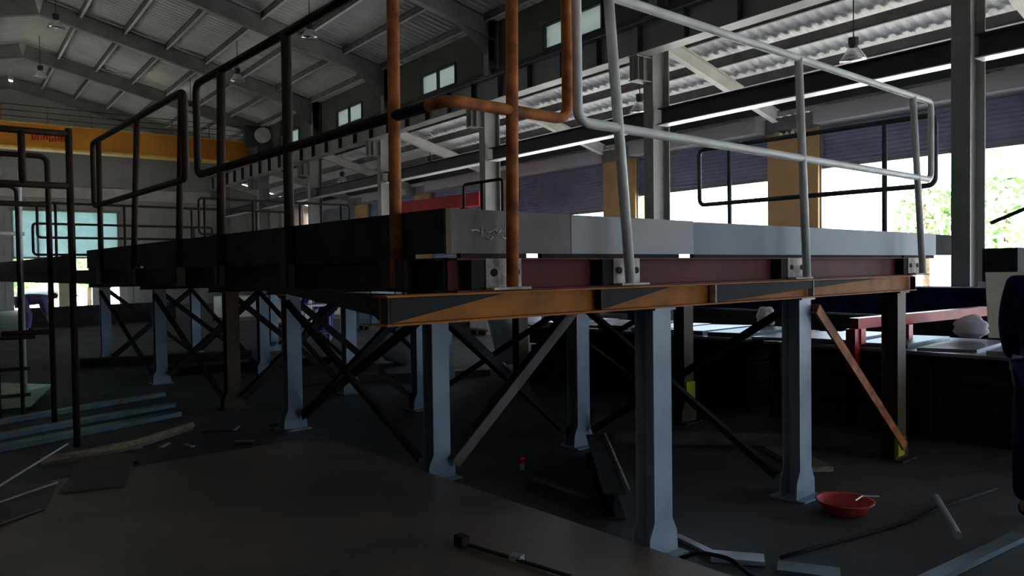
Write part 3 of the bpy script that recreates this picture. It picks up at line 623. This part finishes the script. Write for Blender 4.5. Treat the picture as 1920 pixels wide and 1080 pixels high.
# ================================================================== RIGHT SIDE WORK TABLE AND THINGS
def table(u0, u1, v0, v1, zt, lab):
    t = thing('work_table', lab, 'table', ((u0+u1)/2, (v0+v1)/2, 0), 'P', 'steel work tables')
    MB().box(u0, u1, v0, v1, zt-.03, zt).build('tabletop', 'glossy', t)
    for a in (u0+.08, u1-.08):
        for b in (v0+.08, (v0+v1)/2, v1-.08): MB().box(a-.04, a+.04, b-.04, b+.04, 0, zt-.03).build('leg', 'mill', t)
table(7.3, 8.9, 1.2, 4.4, .8, 'long work table with shiny top right of the platform')
table(7.3, 8.9, 4.6, 8.4, .8, 'work table with bright reflecting sheets behind the platform')
rnd = random.Random(5)
for k in range(12):
    v0 = 1.3+.57*k; z = .8
    tt_ = 0 if k % 2 else 1
    mb = MB().prism([(7.45+.1*rnd.random(), v0, .801), (8.6, v0+.1*rnd.random(), .801), (8.6-.2*rnd.random(), v0+.5, .801), (7.4, v0+.45, .801)], (0, 0, .02+.03*rnd.random()))
    tag(mb.build('metal_sheet', 'glossy' if k % 3 else 'bluestrip', fr='P'), 'cut metal sheet on a work table behind the platform, %s from the right' % ORD[k], 'sheet', 'cut sheets on the work tables')
# stacks below the tables
for k, (a, b) in enumerate(((1.34, 2.05), (2.1, 2.74), (2.86, 3.5), (3.55, 4.26), (4.74, 5.5), (5.55, 6.4), (6.6, 7.4), (7.45, 8.26))):
    t = thing('steel_stack', 'dark steel bundle stack under the work tables, %s from the right' % ORD[k], 'steel stack', (8.1, (a+b)/2, 0), 'P', 'stacks under the work tables')
    for q, zz in enumerate((.0, .26, .52)): MB().box(7.42+.03*(q % 2), 8.78, a, b, zz, zz+.235).build('bundle', 'mill', t, bev=.01)
for k, (x, y, lx, ly, h) in enumerate(((11.2, 6.2, .8, 6.0, 1.28), (11.0, 10.5, .8, 1.1, 1.12), (13.6, 14.5, 1.0, 3.0, 1.05), (13.6, 18.6, 1.0, 3.4, 1.1))):
    t = thing('material_rack', 'dark loaded material rack before the bright openings, %s from the right' % ORD[k], 'rack', (x, y, 0), 'W', 'material racks before the openings')
    for yy in (y-ly/2, y+ly/2-.06): MB().box(x-lx/2, x+lx/2, yy, yy+.06, 0, h).build('rack_end', 'mill', t)
    for q in range(3): MB().box(x-lx*.42, x+lx*.42, y-ly/2+.08, y+ly/2-.08, .02+q*h/3, (q+.97)*h/3).build('load', ('darksteel', 'mill', 'navy')[(q+k) % 3], t, bev=.015)
t = thing('red_gantry', 'red steel beam with hanging red leg lying over the work table', 'gantry', (7.2, 3.3, .55), 'P')
MB().obox((7.28, 3.42, 1.03), (9.5, 3.0, 1.06), .1, .1).build('beam', 'redp', t)
MB().obox((7.335, 3.41, .98), (7.335, 3.41, .83), .12, .1, (1, 0, 0)).obox((7.24, 3.41, .98), (7.24, 3.41, .56), .09, .1, (1, 0, 0)).build('leg', 'redp', t)
MB().box(8.0, 8.1, 3.2, 3.35, .84, .985).build('foot', 'redp', t)
def sack(c, s, lab, m='white', fr='P', cat='sack'):
    mb = MB(); bmesh.ops.create_icosphere(mb.bm, subdivisions=3, radius=1)
    r2 = random.Random(int(c[0]*100))
    ph = [r2.uniform(0, 6) for _ in range(4)]
    for v in mb.bm.verts:
        d = v.co; k = 1+.12*math.sin(5*d.x+ph[0])*math.sin(4*d.y+ph[1])+.08*math.sin(9*d.z+ph[2])
        v.co = Vector((c[0]+d.x*s[0]*k, c[1]+d.y*s[1]*k, c[2]+max(d.z, -.75)*s[2]*k+.75*s[2]))
    zmin = min(v.co.z for v in mb.bm.verts)
    for v in mb.bm.verts: v.co.z += c[2]-zmin
    tag(mb.build('sack', m, fr=fr, smooth=True), lab, cat)
sack((8.35, 2.75, .85), (.12, .16, .12), 'pale crumpled wrapper on the work table under the red beam')
sack((8.6, 5.15, .85), (.1, .12, .13), 'white crinkled wrapper on the far work table left of the second front leg')
sack((7.1, 11.2, 0), (.35, .5, .45), 'white tarpaulin heap on the floor seen left of the near leg')
sack((8.2, 9.5, 0), (.4, .4, .95), 'white draped bundle standing on the floor seen between the legs')
t = thing('metal_bowl', 'shiny metal bowl at the right end of the work table', 'bowl', (7.7, 2.0, .85), 'P')
MB().lathe([(.0, 0), (.06, 0), (.11, .07), (.105, .07), (.05, .01), (0, .01)], (7.72, 1.98, .86), 20).build('bowl', 'alu', t, smooth=True)
tag(MB().prism([(8.75, 2.72, .83), (8.95, 2.42, .83), (8.98, 2.40, 1.5), (8.75, 2.75, 1.5)], (.02, .012, 0)).build('board', 'beige', fr='P'), 'beige board standing upright near the right frame edge', 'board')
t = thing('dark_cabinet', 'dark steel box standing high beside the big column at the right', 'box', (10.1, 2.9, 0), 'P')
MB().box(9.75, 10.35, 2.75, 3.1, 1.38, 1.76).build('box_body', 'mill', t)
MB().box(9.7, 10.4, 2.72, 3.13, 1.32, 1.38).build('top_ledge', 'lightsteel', t)
MB().box(9.8, 10.3, 2.8, 3.05, 0, 1.32).build('stand', 'mill', t)
tag(MB().obox((11.85, 4.55, 2.15), (11.98, 4.0, 2.4), .05, .05).build('hook_arm', 'mill'), 'small dark arm sticking out from the big right column', 'arm')
# machinery in the depth behind the platform
t = thing('red_girder', 'red painted girder seen over the brown toe plate behind the platform', 'girder', (14, 23, 0))
MB().obox((14.0, 25.6, 3.95), (14.1, 20.3, 3.88), .3, .42).build('girder', 'redp', t)
for y in (21.3, 25.4): MB().box(13.95, 14.15, y-.1, y+.1, 0, 3.66).build('post', 'mill', t)
t = thing('machine', 'dark press machine in the dim depth behind the middle legs', 'machine', (9.6, 10.6, 0))
MB().box(9.2, 10.2, 10.0, 11.2, 0, .75, ).build('machine_bed', 'mill', t, bev=.02)
MB().box(9.3, 9.6, 10.1, 11.1, .75, 1.25).build('machine_head', 'darksteel', t, bev=.02)
MB().box(9.2, 9.8, 10.0, 11.0, 1.25, 1.35).build('machine_cap', 'lightsteel', t)
t = thing('trolley', 'low trolley with light frame in the depth left of the near leg', 'trolley', (6.3, 15.2, 0))
mb = MB()
for x in (5.95, 6.75):
    for y in (15.0, 15.6): mb.tube([(x, y, .05), (x, y, .95)], .018, 6)
mb.build('frame', 'galv', t); MB().box(5.93, 6.77, 14.98, 15.62, .88, .92).build('tray', 'galv', t); MB().box(5.93, 6.77, 14.98, 15.62, .3, .33).build('shelf', 'bluestrip', t)
for k, (x, y, s, h) in enumerate(((8.2, 21.5, .9, .8), (9.6, 19.0, .8, 1.0), (7.9, 26.0, 1.2, .7), (11.0, 15.5, .9, .9), (10.4, 24.5, 1.0, 1.1))):
    t = thing('pallet_load', 'dim load wrapped on a pallet in the depth under the platform, %s from the camera' % ORD[[1, 2, 4, 0, 3][k]], 'pallet load', (x, y, 0), 'W', 'pallet loads in the depth')
    mb = MB()
    for q in (-.4, 0, .4): mb.box(x-s/2, x+s/2, y+q*s-.04, y+q*s+.04, 0, .1)
    mb.box(x-s/2, x+s/2, y-s/2, y+s/2, .1, .13); mb.build('pallet', 'wood', t)
    MB().box(x-s*.45, x+s*.45, y-s*.45, y+s*.45, .13, .13+h).build('load', ('white', 'bluestrip', 'lightsteel', 'white', 'beige')[k], t, bev=.03)

# ================================================================== PEOPLE
def skin_obj(name, V, E, Rr, m, parent, sub=2):
    org = ORG[parent.name]; me = bpy.data.meshes.new(name); me.from_pydata([Vector(v)-org for v in V], E, []); me.materials.append(M[m])
    o = bpy.data.objects.new(name, me); COL.objects.link(o); o.parent = parent; ORG[o.name] = org
    o.modifiers.new('Skin', 'SKIN'); o.modifiers['Skin'].use_smooth_shade = True
    lay = me.skin_vertices[0].data if me.skin_vertices else None
    if lay is None:
        bpy.context.view_layer.objects.active = o; lay = me.skin_vertices[0].data
    for i, r in enumerate(Rr): lay[i].radius = (r, r) if not isinstance(r, tuple) else r; lay[i].use_root = (i == 0)
    s = o.modifiers.new('Subsurf', 'SUBSURF'); s.levels = sub; s.render_levels = sub
    return o
def person(lab, org, J, shirt, pants, hairm='hair'):
    """J: joint dict in world metres"""
    t = thing('person', lab, 'person', org)
    g = lambda k: Vector(J[k])
    names = ['pelvis', 'waist', 'chest', 'neck', 'headb', 'headt', 'shL', 'elL', 'wrL', 'haL', 'shR', 'elR', 'wrR', 'haR', 'hipL', 'knL', 'anL', 'toL', 'hipR', 'knR', 'anR', 'toR']
    V = [g(n) for n in names]; ix = {n: i for i, n in enumerate(names)}
    E = [(a, b) for a, b in (('pelvis', 'waist'), ('waist', 'chest'), ('chest', 'neck'), ('neck', 'headb'), ('headb', 'headt'), ('chest', 'shL'), ('shL', 'elL'), ('elL', 'wrL'), ('wrL', 'haL'), ('chest', 'shR'), ('shR', 'elR'), ('elR', 'wrR'), ('wrR', 'haR'), ('pelvis', 'hipL'), ('hipL', 'knL'), ('knL', 'anL'), ('anL', 'toL'), ('pelvis', 'hipR'), ('hipR', 'knR'), ('knR', 'anR'), ('anR', 'toR'))]
    rad = dict(pelvis=.11, waist=.095, chest=.11, neck=.055, headb=.085, headt=.085, shL=.06, elL=.042, wrL=.03, haL=.034, shR=.06, elR=.042, wrR=.03, haR=.034, hipL=.085, knL=.06, anL=.042, toL=.035, hipR=.085, knR=.06, anR=.042, toR=.035)
    Ei = [(ix[a], ix[b]) for a, b in E]; Rr = [rad[n] for n in names]
    # fingers grow out of each hand
    for s in 'LR':
        h = g('ha'+s); d = (h-g('wr'+s)).normalized(); sd_ = d.orthogonal().normalized()
        for k, (o_, L) in enumerate(((-.03, .06), (-.01, .075), (.01, .07), (.03, .055))):
            a = len(V); V += [h+sd_*o_+d*.03, h+sd_*o_+d*(.03+L*.6)+Vector((0, 0, -.01)), h+sd_*o_+d*(.03+L)+Vector((0, 0, -.03))]; Rr += [.011, .009, .007]; Ei += [(ix['ha'+s], a), (a, a+1), (a+1, a+2)]
        a = len(V); V += [h-sd_*.045+d*.0, h-sd_*.07+d*.035]; Rr += [.012, .009]; Ei += [(ix['ha'+s], a), (a, a+1)]
    body = skin_obj('body', V, Ei, Rr, 'skin', t)
    sh = ['chest', 'waist', 'pelvis', 'shL', 'elL', 'shR', 'elR']
    wl = g('elL').lerp(g('wrL'), .8); wr_ = g('elR').lerp(g('wrR'), .8)
    nb = g('chest').lerp(g('neck'), .75)
    skin_obj('shirt', [g(n) for n in sh]+[wl, wr_, nb], [(0, 1), (1, 2), (0, 3), (3, 4), (0, 5), (5, 6), (4, 7), (6, 8), (0, 9)], [.19, .175, .18, .13, .085, .13, .085, .055, .055, .13], shirt, t)
    ps = ['pelvis', 'hipL', 'knL', 'hipR', 'knR']
    al = g('knL').lerp(g('anL'), .92); ar = g('knR').lerp(g('anR'), .92)
    skin_obj('trousers', [g(n) for n in ps]+[al, ar], [(0, 1), (1, 2), (2, 5), (0, 3), (3, 4), (4, 6)], [.17, .13, .1, .13, .1, .08, .08], pants, t)
    for s in 'LR':
        a, b = g('an'+s), g('to'+s)
        skin_obj('shoe', [a+Vector((0, 0, .02)), a.lerp(b, .5)+Vector((0, 0, -.01)), b], [(0, 1), (1, 2)], [.052, .05, .045], 'black', t)
    up = (g('headt')-g('headb')).normalized(); fc = Vector(J['face']).normalized()
    c = g('headt')
    mb = MB(); bmesh.ops.create_uvsphere(mb.bm, u_segments=16, v_segments=10, radius=.108)
    for v in list(mb.bm.verts):
        if v.co.dot(fc) > .055 and v.co.dot(up) < .05: v.co *= .7
        v.co = v.co + c + up*.012 - fc*.015
    mb.build('hair', hairm, t, smooth=True)
    side = fc.cross(up).normalized(); mid = g('headb').lerp(c, .6)
    for s in (-1, 1):
        mb = MB(); bmesh.ops.create_uvsphere(mb.bm, u_segments=8, v_segments=6, radius=.012, matrix=Matrix.Translation(mid+fc*.088+side*.032*s+up*.01)); mb.build('eye', 'black', t, smooth=True)
        mb = MB(); bmesh.ops.create_uvsphere(mb.bm, u_segments=8, v_segments=6, radius=.022, matrix=Matrix.Translation(mid+side*.09*s-up*.005)); mb.build('ear', 'skin', t, smooth=True)
    mb = MB(); bmesh.ops.create_cone(mb.bm, segments=8, radius1=.014, radius2=.005, depth=.04, cap_ends=True, matrix=Matrix.Translation(mid+fc*.1-up*.015)); mb.build('nose', 'skin', t, smooth=True)
    mb = MB().obox(mid+fc*.088-up*.045-side*.022, mid+fc*.088-up*.045+side*.022, .01, .008, up); mb.build('mouth', 'redmark', t)
    return t
def standing(org, face_deg, bend, lab, shirt, pants, reach=.0, scale=1.0):
    a = math.radians(face_deg); f = Vector((math.cos(a), math.sin(a), 0)); s = Vector((-f.y, f.x, 0)); O = Vector(org); Z = ZZ
    b = math.radians(bend); tf = f*math.sin(b)+Z*math.cos(b)     # torso direction
    hip = O+Z*.92*scale - f*.12*math.sin(b)
    def P_(v): return tuple(v)
    ch = hip+tf*.40*scale; nk = hip+tf*.56*scale; hd = (tf*.75+f*.35*math.sin(b)+Z*.2).normalized()
    J = dict(pelvis=P_(hip), waist=P_(hip+tf*.18), chest=P_(ch), neck=P_(nk), headb=P_(nk+hd*.10), headt=P_(nk+hd*.20))
    for n, q in (('L', 1), ('R', -1)):
        shp = hip+tf*.50*scale+s*q*.19; down = (-Z+f*reach).normalized()
        J['sh'+n] = P_(shp); el = shp+down*.28+s*q*.03; J['el'+n] = P_(el); wr = el+(down+f*.25).normalized()*.25; J['wr'+n] = P_(wr); J['ha'+n] = P_(wr+(down+f*.3).normalized()*.06)
        hp = hip+s*q*.10-Z*.04; J['hip'+n] = P_(hp); J['kn'+n] = P_(O+s*q*.13+Z*.48*scale+f*.03); J['an'+n] = P_(O+s*q*.14+Z*.09-f*.02); J['to'+n] = P_(O+s*q*.15+Z*.045+f*.15)
    J['face'] = tuple((f*math.cos(b*.8)-Z*math.sin(b*.8)))
    person(lab, org, J, shirt, pants)
standing((5.36, 1.70, 0), 17, 10, 'person in dark navy work clothes cropped by the right frame edge', 'navy', 'navy', .35)
standing((1.95, 25.2, 0), 0, 88, 'person bending deeply forward in violet clothes before the far doorway', 'purple', 'purple', .1)
standing((6.95, 16.3, 0), 200, 55, 'person in blue clothes stooping behind the trolley in the depth', 'blue', 'blue', .3)
